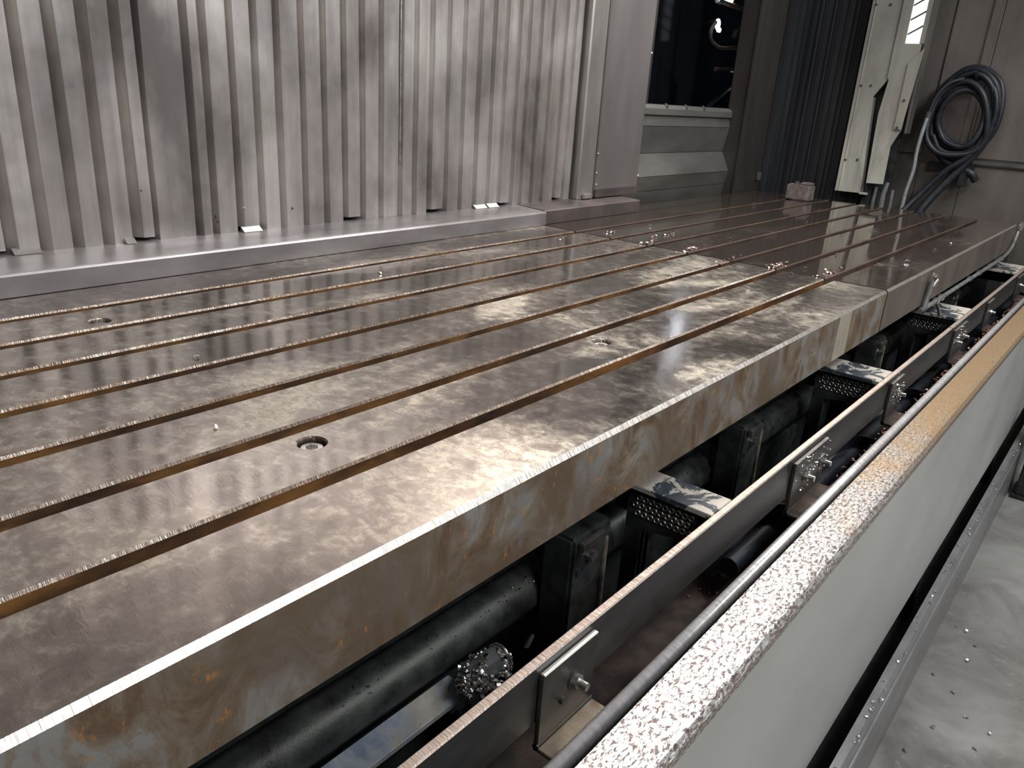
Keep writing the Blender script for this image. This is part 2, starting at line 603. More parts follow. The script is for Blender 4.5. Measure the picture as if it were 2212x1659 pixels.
# ================================================================== THE TABLE (two sections bolted end to end)
LIPS = [.7176, .8756, 1.034, 1.196, 1.356, 1.514, 1.676]
SW, CH = .0290, .0036


def table_profile():
    P = [(.5587 + .004, -.133), (.5587, -.129), (.5587, -.007), (.5587 + .0065, 0)]
    for yn in LIPS:
        P += [(yn - .0015, 0), (yn, -.002), (yn, -.038), (yn - .014, -.038), (yn - .014, -.065), (yn + SW + .014, -.065), (yn + SW + .014, -.038), (yn + SW, -.038), (yn + SW, -CH), (yn + SW + CH, 0)]
    P += [(2.0, 0), (2.0, -.133)]
    return P


def table(name, x0, x1, holes, label, top):
    root = thing(name, ((x0 + x1) / 2, 1.2, 0), label, 'machine table')
    o0 = org(root)
    m = MB().prism(table_profile(), 'x', x0, x1)
    body = obj('table_body', m, [top, EDGE, SIDE, SLOT, GLINT] if top is TOP else [top, SLOTFAR, SIDEFAR, SLOTFAR, GLINT], root)
    if holes:
        cut = MB()
        for hx, hy in holes:
            k_ = 40
            vs = [(hx + rr * math.cos(2 * math.pi * q / k_), hy + rr * math.sin(2 * math.pi * q / k_), zz) for rr, zz in ((.0205, -.026), (.0205, -.0022), (.0250, .0020)) for q in range(k_)]
            cut.add(vs, [(j * k_ + q, j * k_ + (q + 1) % k_, (j + 1) * k_ + (q + 1) % k_, (j + 1) * k_ + q) for j in (0, 1) for q in range(k_)] + [tuple(range(k_))[::-1], tuple(range(2 * k_, 3 * k_))])
        cutter = obj('cutter', cut, top)
        cutter.location = (0, 0, 0)
        md = body.modifiers.new('holes', 'BOOLEAN')
        md.object = cutter
        md.operation = 'DIFFERENCE'
        md.solver = 'EXACT'
        bpy.context.view_layer.update()
        dg = bpy.context.evaluated_depsgraph_get()
        me = bpy.data.meshes.new_from_object(body.evaluated_get(dg))
        body.modifiers.clear()
        body.data = me
        bpy.data.objects.remove(cutter)
    me = body.data
    for p in me.polygons:
        c = p.center + o0
        n = p.normal
        inhole = any((c.x - hx) ** 2 + (c.y - hy) ** 2 < .03 ** 2 for hx, hy in holes) and c.z < -.0005
        if inhole:
            p.material_index = 1
        elif n.z > .95 and c.z > -.001:
            p.material_index = 0
        elif .3 < abs(n.z) < .95 and c.z > -.012:
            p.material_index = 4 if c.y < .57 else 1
        elif c.y < .57 or abs(n.x) > .9:
            p.material_index = 2
        else:
            p.material_index = 3
    for hx, hy in holes:
        b = MB()
        seg = 24
        rings = [(.0170, -.0235), (.0170, -.0085), (.0155, -.007), (.0092, -.007), (.0080, -.017), (0.0002, -.0195)]
        vs, fs = [], []
        for rr, zz in rings:
            for k in range(seg):
                an = 2 * math.pi * k / seg
                q = rr
                if .001 < rr < .0093:
                    q = rr * .95 / max(abs(math.cos((an % (math.pi / 3)) - math.pi / 6)), .5) * .95
                vs.append((hx + q * math.cos(an), hy + q * math.sin(an), zz))
        for j in range(len(rings) - 1):
            for k in range(seg):
                k2 = (k + 1) % seg
                fs.append((j * seg + k, j * seg + k2, (j + 1) * seg + k2, (j + 1) * seg + k))
        b.add(vs, fs)
        obj('cap_screw', b, GALV, root)
    return root


table('machine_table', -1.3, 2.4590, [(.60, .835), (1.341, .835), (.638, 1.585)],
      'near section of the slotted cast iron table, oil stained, with socket screws in its top', TOP)
table('machine_table', 2.4730, 4.86, [],
      'far section of the slotted cast iron table, beyond the cross joint, glossier and darker', TOPFAR)

# ================================================================== BACK: post, cover plate, way cover, columns
t = thing('corner_post', (2.9, 2.0, .06), 'bright galvanised narrow post at the right end of the pleated wall', 'post')
obj('post_body', MB().prism([(2.862, 1.99), (2.868, 1.984), (2.965, 1.978), (2.965, 2.054), (2.862, 2.054)], 'z', .062, 1.7), POST, t)
obj('foot_tab', MB().box(2.888, 2.955, 1.968, 1.979, .0635, .085, .003), POST, t)

t = thing('cover_plate', (3.2, 2.0, .06), 'flat grey cover plate with small screws between the bright post and the window', 'cover plate')
obj('plate', MB().box(2.975, 3.345, 1.978, 2.054, .0655, 1.7, .004), PANELG, t)
obj('side_fold', MB().prism([(3.346, 1.980), (3.372, 2.004), (3.372, 2.10), (3.346, 2.10)], 'z', .063, 1.7), POST, t)
obj('edge_strip', MB().box(2.968, 2.974, 1.976, 2.05, .066, 1.7), SHEETD, t)
for x, z in ((2.985, .253), (2.993, .119), (2.988, .089), (3.247, .082), (2.986, .17)):
    obj('screw', MB().cyl((x, 1.979, z), (0, -1, 0), .006, .006, 10, 0, .004), GALV, t)
for x, z in ((3.352, .147), (3.352, .692)):
    obj('screw', MB().cyl((x, 1.985, z), (.5, -.8, 0), .007, .006, 10, 0, .005), GALV, t)
obj('base_strip', MB().box(2.98, 3.345, 1.972, 1.977, .064, .10, .001), LEDGED, t)

t = thing('way_cover', (4.1, 2.1, -.1), 'stepped grey metal way cover of folded plates under the window', 'way cover')
nodes_ = [(2.100, .424), (2.088, .37), (2.112, .235), (2.055, .125), (2.070, .05), (2.085, -.06), (2.085, -.16)]
for (ya, za), (yb, zb) in zip(nodes_, nodes_[1:]):
    obj('cover_plate', MB().prism([(ya, za - .0012), (yb, zb + .0012), (2.17, zb + .0012), (2.17, za - .0012)], 'x', 3.376, 4.60), STEPL, t)

t = thing('column', (4.75, 2.0, -.1), 'dark brown boxed column right of the window', 'column')
obj('column_body', MB().box(4.52, 4.93, 2.01, 2.118, -.15, 1.75, .006), DARKB, t)
obj('edge_strip', MB().box(4.505, 4.545, 1.995, 2.009, -.10, 1.75, .003), DARKB, t)
obj('edge_strip', MB().box(4.90, 4.955, 1.985, 2.009, -.10, 1.75, .003), DARKN, t)
obj('side_cover', MB().prism([(4.96, 2.012), (5.0, 2.006), (5.04, 2.014), (5.08, 2.006), (5.13, 2.014), (5.17, 2.004), (5.24, 2.03), (5.24, 2.118), (4.96, 2.118)], 'z', -.15, 1.75), DARKN, t)
obj('lug', MB().box(4.835, 4.862, 1.985, 2.008, .065, .115, .004), SHEETD, t)

# cream end column: two bent plates with a dark slot between
t = thing('end_column', (5.2, 1.45, .0), 'cream painted split column with screws and chipped foot at the far end', 'column')
o0 = org(t)
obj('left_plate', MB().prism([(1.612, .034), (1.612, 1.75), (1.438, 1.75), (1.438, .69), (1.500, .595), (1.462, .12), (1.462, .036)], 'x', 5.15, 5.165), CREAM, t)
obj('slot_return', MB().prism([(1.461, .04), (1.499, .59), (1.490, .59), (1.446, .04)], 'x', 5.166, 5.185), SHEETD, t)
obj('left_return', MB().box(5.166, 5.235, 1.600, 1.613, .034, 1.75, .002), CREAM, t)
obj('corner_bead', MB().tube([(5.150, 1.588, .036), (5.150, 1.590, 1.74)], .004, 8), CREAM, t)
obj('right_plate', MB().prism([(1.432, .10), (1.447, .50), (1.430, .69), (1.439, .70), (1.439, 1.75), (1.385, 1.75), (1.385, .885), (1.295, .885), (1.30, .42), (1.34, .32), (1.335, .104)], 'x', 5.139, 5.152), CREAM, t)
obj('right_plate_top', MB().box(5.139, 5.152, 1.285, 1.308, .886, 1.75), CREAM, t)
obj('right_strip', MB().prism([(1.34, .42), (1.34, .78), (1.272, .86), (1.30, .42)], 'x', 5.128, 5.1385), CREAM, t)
obj('right_return', MB().box(5.153, 5.24, 1.272, 1.284, .40, 1.75, .002), SHEETD, t)
obj('slot_liner', MB().box(5.20, 5.235, 1.31, 1.599, .05, 1.75), BLACK, t)
obj('slot_glow_panel', MB().box(5.166, 5.172, 1.305, 1.39, .886, 1.35), GLOWS, t)  # added glowing panel gives the slot opening its brightness
for k in range(4):
    obj('slot_blade', MB().prism([(1.385, .93 + k * .075), (1.385, .940 + k * .075), (1.31, .985 + k * .075), (1.31, .975 + k * .075)], 'x', 5.155, 5.164), SHEETD, t)
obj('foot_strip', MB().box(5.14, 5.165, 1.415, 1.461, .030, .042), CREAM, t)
obj('foot_bracket', MB().box(5.17, 5.20, 1.40, 1.45, -.1, .095, .003).box(5.16, 5.199, 1.42, 1.432, .02, .09), BLACK, t)
for y, z in ((1.589, 1.091), (1.51, 1.09), (1.582, .652), (1.525, .655), (1.585, .222), (1.514, .229)):
    obj('screw', MB().cyl((5.150, y, z), (-1, 0, 0), .0085, .005, 10, 0, .006), DULLB, t)
for y, z in ((1.318, .581), (1.323, .43)):
    obj('screw', MB().cyl((5.128, y, z), (-1, 0, 0), .0085, .005, 10, 0, .006), DULLB, t)
obj('pipe_stub', MB().tube([(5.2, 1.33, -.1), (5.2, 1.335, .05), (5.21, 1.325, .11)], .016, 10), GREYTUBE, t)
obj('pipe_stub', MB().tube([(5.2, 1.385, -.1), (5.2, 1.385, .08)], .012, 10), GREYTUBE, t)
obj('pipe_stub', MB().tube([(5.22, 1.285, -.1), (5.22, 1.29, .07)], .010, 10), GREYTUBE, t)


# ================================================================== hoses
def spline(pts, n=8, closed=False):
    out = []
    P = [Vector(p) for p in pts]
    N = len(P)
    rng = range(N if closed else N - 1)
    for i in rng:
        p0 = P[(i - 1) % N] if closed or i > 0 else P[i]
        p1 = P[i]
        p2 = P[(i + 1) % N]
        p3 = P[(i + 2) % N] if closed or i + 2 < N else P[min(i + 1, N - 1)]
        for k in range(n):
            t_ = k / n
            out.append(.5 * ((2 * p1) + (-p0 + p2) * t_ + (2 * p0 - 5 * p1 + 4 * p2 - p3) * t_ ** 2 + (-p0 + 3 * p1 - 3 * p2 + p3) * t_ ** 3))
    if not closed:
        out.append(P[-1])
    return out


t = thing('coiled_hose', (5.44, 1.03, .75), 'black rubber hose hung in coils on the far end wall', 'hose')
hook = MB().tube(spline([(5.50, 1.03, .73), (5.40, 1.03, .73), (5.36, 1.03, .76)], 4), .012, 8)
obj('hook', hook, BLACK, t)
coils = [
    (5.440, [(1.212, .52), (1.200, .66), (1.120, .755), (1.020, .772), (.925, .70), (.880, .58), (.896, .44), (.975, .335), (1.105, .34), (1.185, .42)]),
    (5.415, [(1.190, .56), (1.165, .67), (1.095, .735), (1.010, .745), (.935, .68), (.905, .57), (.92, .45), (.99, .35), (1.09, .375), (1.165, .455)]),
    (5.395, [(1.205, .49), (1.180, .60), (1.110, .665), (1.030, .672), (.960, .60), (.925, .52), (.915, .40), (.985, .32), (1.10, .31), (1.185, .39)]),
    (5.375, [(1.170, .50), (1.150, .585), (1.090, .650), (1.015, .650), (.945, .575), (.93, .48), (.95, .39), (1.005, .345), (1.10, .37), (1.150, .43)]),
]
coils += [(5.455, [(1.198, .54), (1.185, .675), (1.110, .770), (1.012, .782), (.908, .71), (.866, .57), (.880, .43), (.955, .325), (1.09, .32), (1.17, .41)]),
          (5.425, [(1.175, .53), (1.150, .65), (1.085, .720), (1.000, .735), (.920, .665), (.885, .55), (.905, .42), (.98, .335), (1.10, .36), (1.155, .44)]),
          (5.36, [(1.215, .47), (1.190, .62), (1.115, .69), (1.035, .700), (.955, .63), (.905, .50), (.90, .38), (.965, .31), (1.11, .30), (1.195, .37)])]
for k, (x, pl) in enumerate(coils):
    obj('coil', MB().tube(spline([(x + .012 * math.sin(i * 1.3 + k), y, z) for i, (y, z) in enumerate(pl)], 6, True) + [(x, pl[0][0], pl[0][1])], .017, 10), RUBBER, t)
obj('hose_end', MB().tube(spline([(5.38, .90, .42), (5.37, .955, .30), (5.36, 1.06, .20), (5.34, 1.15, .07), (5.30, 1.21, -.03), (5.25, 1.26, -.12)], 6), .018, 10), RUBBER, t)
obj('hose_end', MB().tube(spline([(5.42, .885, .47), (5.41, .92, .34), (5.39, 1.01, .19), (5.36, 1.08, .07), (5.33, 1.125, -.02), (5.30, 1.16, -.12)], 6), .024, 10), RUBBER, t)
obj('hose_end', MB().tube(spline([(5.40, 1.18, .40), (5.41, 1.10, .27), (5.42, 1.00, .23), (5.42, .93, .20), (5.44, .90, .16)], 6), .022, 10), RUBBER, t)
t2 = thing('hose_reel_bracket', (5.47, 1.0, .2), 'dark clustered hose bracket low on the end wall under the coiled hose', 'bracket')
obj('bracket_plate', MB().box(5.47, 5.502, .93, 1.19, .19, .245, .004), BLACK, t2)
obj('bracket_arm', MB().box(5.40, 5.469, .95, .99, .12, .24, .006), BLACK, t2)

t = thing('thin_conduit', (5.3, 1.23, -.1), 'thin pale grey conduit rising beside the coiled hose', 'conduit')
obj('conduit_lower', MB().tube(spline([(5.30, 1.245, -.14), (5.30, 1.236, -.01), (5.30, 1.235, .06), (5.30, 1.221, .19), (5.30, 1.226, .30), (5.30, 1.222, .40), (5.30, 1.211, .505)], 5), .0115, 8), plain('pale_conduit', (.34, .35, .37), .4, .2, .2, 30), t)
obj('coupling', MB().cyl((5.30, 1.211, .500), (0, -.05, 1), .017, .03, 10), DULLB, t)
obj('conduit_upper', MB().tube(spline([(5.30, 1.209, .53), (5.31, 1.19, .62), (5.33, 1.145, .69), (5.36, 1.08, .72)], 5), .010, 8), RUBBER, t)

# things behind the window
t = thing('brown_hose', (4.9, 2.4, .9), 'upper brown hose arching behind the dark window', 'hose', None)
obj('hose_body', MB().tube(spline([(4.60, 2.3, 1.06), (4.813, 2.3, 1.052), (4.985, 2.3, 1.045), (5.07, 2.3, .985), (5.14, 2.3, .86), (5.22, 2.3, .70)], 6), .014, 8), COPPER, t)
obj('ferrule', MB().cyl((4.56, 2.3, 1.062), (1, 0, -.05), .019, .05, 10), DULLB, t)
t = thing('brown_hose', (4.7, 2.4, .9), 'lower curled brown hose behind the dark window', 'hose', None)
obj('hose_body', MB().tube(spline([(4.58, 2.3, .945), (4.530, 2.3, .90), (4.545, 2.3, .85), (4.62, 2.3, .822), (4.70, 2.3, .815), (4.90, 2.3, .83), (5.10, 2.3, .82), (5.12, 2.3, .90), (5.05, 2.3, .95), (4.95, 2.3, .955), (4.88, 2.3, .915)], 6), .011, 8), COPPER, t)
obj('ferrule', MB().cyl((4.87, 2.3, .925), (-.4, 0, -.7), .017, .05, 10), DULLB, t)
t = thing('small_pipe', (4.75, 2.3, .69), 'short brass pipe end behind the window glass', 'pipe')
obj('pipe_body', MB().tube([(4.66, 2.3, .695), (4.90, 2.3, .70)], .013, 10), COPPER, t)
obj('pipe_nut', MB().cyl((4.80, 2.3, .698), 'x', .020, .03, 6), DULLB, t)
t = thing('brown_bar', (4.8, 2.3, .55), 'slanting brown bar behind the lower right corner of the window', 'bar')
obj('bar_body', MB().tube([(4.62, 2.3, .47), (4.84, 2.3, .56), (5.06, 2.3, .645)], .019, 4), DARKB, t)
obj('bar_cap', MB().cyl((5.06, 2.3, .645), (.92, 0, .36), .024, .02, 8), DARKB, t)
for (x, z, s, lab) in ((4.603, .938, .026, 'double white lamp shining behind the window'), (4.970, .676, .018, 'small white lamp low behind the window, beside the column')):
    t = thing('work_lamp', (x, 2.29, z), lab, 'lamp')
    obj('housing', MB().cyl((x, 2.30, z), 'y', s * 1.3, .05, 16, 0, s * .7), BLACK, t)
    obj('lens', MB().cyl((x, 2.294, z), 'y', s, .005, 16), GLOW, t)
    if s > .02:
        obj('lens', MB().box(x - .018, x + .026, 2.286, 2.291, z - .044, z - .020, .006), GLOW, t)
t = thing('work_lamp', (4.65, 2.29, 1.08), 'row of white lamps at the top of the window', 'lamp')
obj('housing', MB().box(4.50, 4.82, 2.305, 2.33, 1.065, 1.12, .004), BLACK, t)
for x in (4.55, 4.665, 4.735):
    obj('lens', MB().box(x - .025, x + .025, 2.297, 2.304, 1.066, 1.10, .006), GLOW, t)

# rough block at the far end of the table
t = thing('clamping_block', (4.64, 1.64, 0.0005), 'rough pinkish grey block standing on the far end of the table', 'block')
PINK = plain('scaly_block', (.20, .165, .16), .6, .3, .5, 30)
b = MB().box(4.60, 4.68, 1.575, 1.715, .0005, .088, .006)
obj('block_body', b, PINK, t)
obj('block_cap', MB().box(4.605, 4.675, 1.582, 1.64, .0885, .102, .004), PINK, t)
obj('clamp_bolt', MB().cyl((4.64, 1.672, .0885), 'z', .014, .014, 6), DULLB, t)

# ================================================================== FRONT
# machine base under the table
bs = thing('bed_casting', (2.0, .9, -1.08), 'black oily machine base casting in the shadow under the table', 'casting')
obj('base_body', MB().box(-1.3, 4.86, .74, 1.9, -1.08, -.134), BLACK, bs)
pts = [(-1.3, .715, -.385), (4.8, .715, -.385)]
obj('round_ledge', MB().prism([(.74, -.335), (.722, -.333), (.700, -.342), (.685, -.360), (.680, -.385), (.69, -.41), (.74, -.42)], 'x', -1.3, 4.8, smooth=True), BASE, bs)
for i, x in enumerate((-.1, .55, 1.45, 2.05, 2.55, 3.1, 3.7, 4.3)):
    obj('base_panel', MB().box(x, x + .36, .722, .739, -.95, -.46, .01), BASE, bs)
for i, x in enumerate((.964, 1.66, 2.72, 3.9)):
    pr = obj('support_post', MB().box(x, x + .12, .612, .678, -1.08, -.225, .006).box(x + .02, x + .10, .679, .739, -1.0, -.30), BASE, bs)
    obj('top_flange', MB().box(x + .012, x + .085, .600, .611, -.25, -.232, .002), BRKT, pr)
    obj('hex_bolt', MB().cyl((x + .050, .611, -.272), (0, -1, 0), .011, .012, 6), GALV, pr)
    obj('bolt_hole', MB().cyl((x + .022, .6115, -.296), (0, -1, 0), .008, .002, 10), RUBBER, pr)
    obj('weld_seam', MB().tube([(x + .105, .613, -.26), (x + .104, .611, -.40), (x + .106, .613, -.55)], .006, 6), plain('weld', (.16, .14, .11), .6, .2, .5, 60), pr)

# trough floor and walls
tr = thing('coolant_trough', (2.0, .4, -.6), 'rust brown coolant trough running along the table front', 'trough')
obj('trough_floor', MB().box(-.6, 5.2, .396, .585, -.515, -.505), TROUGH, tr)
obj('inner_skirt', MB().prism([(.585, -.515), (.59, -.515), (.602, -.41), (.597, -.41)], 'x', -.6, 5.2), TROUGH, tr)
obj('trough_wall', MB().box(-.6, 5.2, .389, .395, -.515, -.335), RAIL, tr)
lp = [(.3985 + .0125 * math.cos(a_), -.3195 + .0125 * math.sin(a_)) for a_ in [math.pi * (1.15 - 1.4 * q / 12) for q in range(13)]]
obj('rolled_lip', MB().prism(lp + [(.405, -.335), (.3885, -.335)], 'x', -.6, 5.2, smooth=True), LIP, tr)

# screw conveyor lying in the trough
au = thing('chip_auger', (2.4, .50, -.47), 'dark screw conveyor lying in the coolant trough', 'auger')
obj('shaft', MB().tube([(1.40, .50, -.43), (5.1, .50, -.43)], .022, 12), AUGER, au)
pitch, R_ = .56, .09
n = int(3.7 / pitch * 28)
vs, fs = [], []
for i in range(n + 1):
    x = 1.4 + 3.7 * i / n
    an = 2 * math.pi * (x - 1.62) / pitch + math.pi / 2
    for rr in (.024, R_):
        vs.append((x, .50 + rr * .82 * math.cos(an), -.43 + rr * .72 * math.sin(an)))
for i in range(n):
    fs.append((2 * i, 2 * i + 1, 2 * i + 3, 2 * i + 2))
mm = MB()
mm.add(vs + [(p[0] + .005, p[1], p[2]) for p in vs], fs + [tuple(q + len(vs) for q in f) for f in fs], 0, True)
mm.add([vs[2 * i + 1] for i in range(n + 1)] + [(vs[2 * i + 1][0] + .005, vs[2 * i + 1][1], vs[2 * i + 1][2]) for i in range(n + 1)],
       [(i, i + 1, n + 2 + i, n + 1 + i) for i in range(n)])
obj('flight', mm, AUGER, au)

# flat bar rail on edge, two lengths butted together
for x0, x1, lab in ((-.5, 3.040, 'near length of dark flat bar on edge with a worn pinkish top'), (3.046, 5.2, 'far length of dark flat bar on edge, past the butt joint')):
    t = thing('flat_bar_rail', ((x0 + x1) / 2, .46, -.295), lab, 'rail')
    m = MB().prism([(.4525, -.296), (.4525, -.2025), (.4545, -.2005), (.465, -.2005), (.467, -.2025), (.467, -.296)], 'x', x0, x1)
    for k, f in enumerate(m.f):
        if k in (1, 2, 3):
            m.mi[k] = 1
    obj('bar', m, [RAIL, RAILTOP], t)

# crossmembers from rail to base
LABC = ['nearest peeling crossmember between table and bar rail, with a big blue-black bare patch', 'second peeling crossmember from the camera, grey and pink flakes', 'third crossmember, pale pinkish, below the coolant nozzle', 'farthest pale crossmember, at the right edge of the photo']
for i, (x0, x1) in enumerate(((1.180, 1.263), (2.205, 2.335), (3.215, 3.45), (4.545, 4.83))):
    t = thing('crossmember', ((x0 + x1) / 2, .55, -.25), LABC[i], 'beam', 'crossmembers under the table front')
    obj('top_flange', MB().box(x0, x1, .468, .70, -.212, -.2015, .001), BEAM, t)
    obj('web', MB().box(x1 - .02, x1 - .008, .475, .70, -.30, -.2125), BLACK, t)

# studded plates (chain guards) hanging beneath the crossmembers
LABP = ['nearest black plate with rows of ring holes, below the first crossmember', 'second black perforated plate, below the second crossmember', 'third black perforated plate, below the pinkish crossmember']
for i, (x, ya, yb) in enumerate(((1.195, .50, .645), (2.23, .49, .645), (3.26, .48, .645))):
    t = thing('perforated_plate', (x, .56, -.30), LABP[i], 'plate', 'perforated plates under the crossmembers')
    obj('plate', MB().prism([(ya, -.285), (ya, -.222), (yb, -.222), (yb, -.50), (yb - .035, -.50), (yb - .035, -.30), (ya + .03, -.285)], 'x', x, x + .006), BASE, t)
    rows = 3
    ncol = 9
    for rr in range(rows):
        for cc_ in range(ncol):
            yy = ya + .010 + (yb - ya - .02) * (cc_ + .5 * (rr % 2)) / ncol
            zz = -.232 - rr * .0165
            pts = [(x - .001, yy + .0056 * math.cos(2 * math.pi * k / 8), zz + .0056 * math.sin(2 * math.pi * k / 8)) for k in range(9)]
            obj('ring', MB().tube(pts, .0021, 5, 0, False), GALV, t)

# angle brackets on the rail
BR = [(.660, .128, (.075,)), (1.535, .205, (.072, .178)), (2.262, .13, (.09,)), (3.07, .205, (.05, .17)), (3.70, .14, (.08,)), (4.50, .2, (.09,))]
LABB = ['nearest angle bracket, clean steel with one bolt, on the bar rail', 'second angle bracket along the rail, two bolts caked with chips', 'third angle bracket along the rail, orange rust on its foot', 'fourth angle bracket along the rail, two bright bolts past the rail joint', 'fifth angle bracket along the rail', 'farthest angle bracket on the rail, near the right edge of the photo']
for i, (x0, wd, bolts) in enumerate(BR):
    t = thing('angle_bracket', (x0 + wd / 2, .45, -.33), LABB[i], 'bracket', 'angle brackets along the bar rail')
    obj('upright', MB().box(x0, x0 + wd, .4445, .4515, -.333, -.2185, .0015), BRKT, t)
    obj('foot', MB().box(x0, x0 + wd, .4115, .4515, -.3405, -.3335, .001), TROUGH if i else plain('bracket_foot', (.30, .24, .18), .4, .5, .3, 30), t)
    obj('bend', MB().tube([(x0, .4475, -.3335), (x0 + wd, .4475, -.3335)], .0055, 8), BRKT, t)
    obj('top_edge', MB().box(x0 + .002, x0 + wd - .002, .4435, .4515, -.2183, -.2145, .001), POST, t)
    for bx in bolts:
        bo = obj('bolt', MB().cyl((x0 + bx, .4440, -.266), (0, -1, 0), .0105, .009, 6), GALV, t)
        obj('bolt_end', MB().cyl((x0 + bx, .4348, -.266), (0, -1, 0), .0062, .013, 12), GALV, bo)
        obj('washer', MB().cyl((x0 + bx, .4444, -.266), (0, -1, 0), .0145, .0018, 16), BRKT, bo)
        if i == 0:
            obj('stud', MB().cyl((x0 + bx - .028, .4443, -.281), (0, -1, 0), .006, .006, 10), BRKT, t)

# blue painted flat bar and swarf clump in the trough
t = thing('painted_bar', (.5, .66, -.41), 'short flat bar with peeling pale blue paint below the table front', 'bar')
obj('bar_body', MB().box(-.4, .735, .630, .679, -.412, -.40, .002), BLUEBAR, t)
obj('bar_web', MB().box(-.4, .73, .660, .672, -.54, -.4125), BLACK, t)
m = MB()
random.seed(11)
for k in range(300):
    a = random.uniform(0, 6.28)
    q = random.random() ** .6
    m.chip((.760 + .052 * q * math.cos(a), .625 + .035 * q * math.sin(a), -.385 + random.uniform(-.02, .042) * (1 - q * .6)), random.uniform(.006, .014))
b = obj('swarf_clump', m, SWARF)
b['kind'] = 'stuff'
b['label'] = 'glittering clump of metal swarf at the end of the painted bar'
b['category'] = 'swarf'
t = thing('pipe_elbow', (.775, .62, -.37), 'round oily pipe end half buried in the swarf clump', 'pipe')
obj('pipe_body', MB().tube(spline([(.71, .65, -.43), (.745, .635, -.385), (.785, .618, -.362)], 5), .021, 14), GREYTUBE, t)
obj('pipe_rim', MB().tube([(.787 + .0, .617 + .021 * math.cos(q / 12 * 6.283), -.361 + .021 * math.sin(q / 12 * 6.283)) for q in range(13)], .0035, 6, 0, False), GALV, t)
obj('pipe_mount', MB().box(.70, .73, .62, .66, -.54, -.42, .003), BLACK, t)
m = MB().prism([(.855, -.385), (.872, -.366), (.880, -.374), (.866, -.392)], 'y', .618, .6215)
o = obj('metal_flake', m, SWARF)
o['label'] = 'single bright white flake in the dark, right of the swarf clump'
o['category'] = 'metal chip'

t = thing('dark_gap_box', (5.2, 1.2, -1.08), 'added black box standing in for the shade of the gap beyond the far end of the table', 'box')  # added black box, the darkness of the gap made as a solid
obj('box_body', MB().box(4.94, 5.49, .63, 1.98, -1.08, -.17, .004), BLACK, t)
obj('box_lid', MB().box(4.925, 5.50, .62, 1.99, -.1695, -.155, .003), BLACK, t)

# coolant pipe clipped along the lower front edge of the far table
t = thing('coolant_pipe', (3.8, .55, -.14), 'thin grey coolant pipe with fittings along the far table bottom edge', 'pipe')
obj('pipe_body', MB().tube(spline([(2.93, .5475, -.140), (3.2, .5475, -.140), (3.6, .5475, -.141), (4.1, .5475, -.142), (4.6, .5475, -.140), (4.78, .5475, -.115), (4.85, .5475, -.07), (4.885, .5475, -.02)], 6), .0085, 10), GREYTUBE, t)
for x in (2.94, 3.14, 3.22, 3.75, 3.95, 4.42, 4.5):
    obj('fitting', MB().cyl((x, .5475, -.140), 'x', .0125, .035, 6), GALV, t)
obj('riser', MB().tube(spline([(2.96, .545, -.135), (2.975, .545, -.09), (2.985, .544, -.045)], 4), .010, 10), GREYTUBE, t)
nz = obj('nozzle', MB().cyl((2.99, .542, -.060), (.3, -.3, .8), .014, .03, 12, 0, .010), GALV, t)
obj('nozzle_cap', MB().cyl((2.985, .541, -.028), (.3, -.3, .8), .012, .012, 12), POST, nz)
obj('drip_hook', MB().tube(spline([(3.17, .545, -.15), (3.20, .54, -.175), (3.22, .535, -.20)], 4), .006, 8), POST, t)
obj('end_fitting', MB().cyl((4.88, .545, -.03), (0, -.2, 1), .016, .04, 8), POST, t)

# splash guard: speckled rim and grey panel
t = thing('splash_guard', (2.2, .3, -.8), 'grey sheet splash guard with a speckled worn metal rim along the front', 'splash guard')
prof = [(.3255, -.2015), (.325, -.2), (.272, -.2), (.262, -.2035), (.2555, -.2115), (.254, -.222), (.262, -.222), (.262, -.24), (.3255, -.24)]
obj('rim', MB().prism(prof, 'x', -.6, 5.2, smooth=False), RIM, t)
obj('guard_panel', MB().box(-.6, 5.2, .256, .262, -.807, -.2225, .0015), PANEL, t)
obj('inner_panel', MB().box(-.6, 5.2, .3195, .3255, -.80, -.2405), BLACK, t)
for x in (-.2, 1.1, 2.4, 3.7, 4.9):
    obj('strut', MB().box(x, x + .05, .2625, .319, -1.08, -.25), BLACK, t)

t = thing('kick_skirt', (2.2, .21, -1.08), 'low grey steel skirt rail on the floor, littered with chips', 'skirt')
obj('skirt_body', MB().prism([(.224, -.83), (.206, -.832), (.198, -.842), (.193, -.875), (.190, -1.08), (.224, -1.08)], 'x', -.6, 5.2), SKIRT, t)
obj('skirt_bead', MB().tube([(-.6, .1965, -.862), (5.2, .1965, -.862)], .006, 8), SKIRT, t)
obj('backing', MB().box(-.6, 5.2, .2245, .318, -1.08, -.99), BLACK, t)

t = thing('square_pillar', (4.0, .11, -1.08), 'short black square steel pillar standing on the floor at the right edge', 'pillar')
obj('pillar_body', MB().box(3.87, 4.03, .055, .165, -1.066, -.55, .006), BLACK, t)
obj('foot_pad', MB().box(3.85, 4.05, .04, .178, -1.079, -1.0665, .003), BLACK, t)


# ================================================================== chips
def chip_obj(p, s, mat, label, group):
    m = MB()
    m.chip((p[0], p[1], p[2]), s)
    zmin = min(v[2] for v in m.v)
    m.v = [(v[0], v[1], v[2] - zmin + p[2] + .0004) for v in m.v]
    o = obj('metal_chip', m, mat, None, p)
    o['label'] = label
    o['category'] = 'metal chip'
    o['group'] = group
    return o


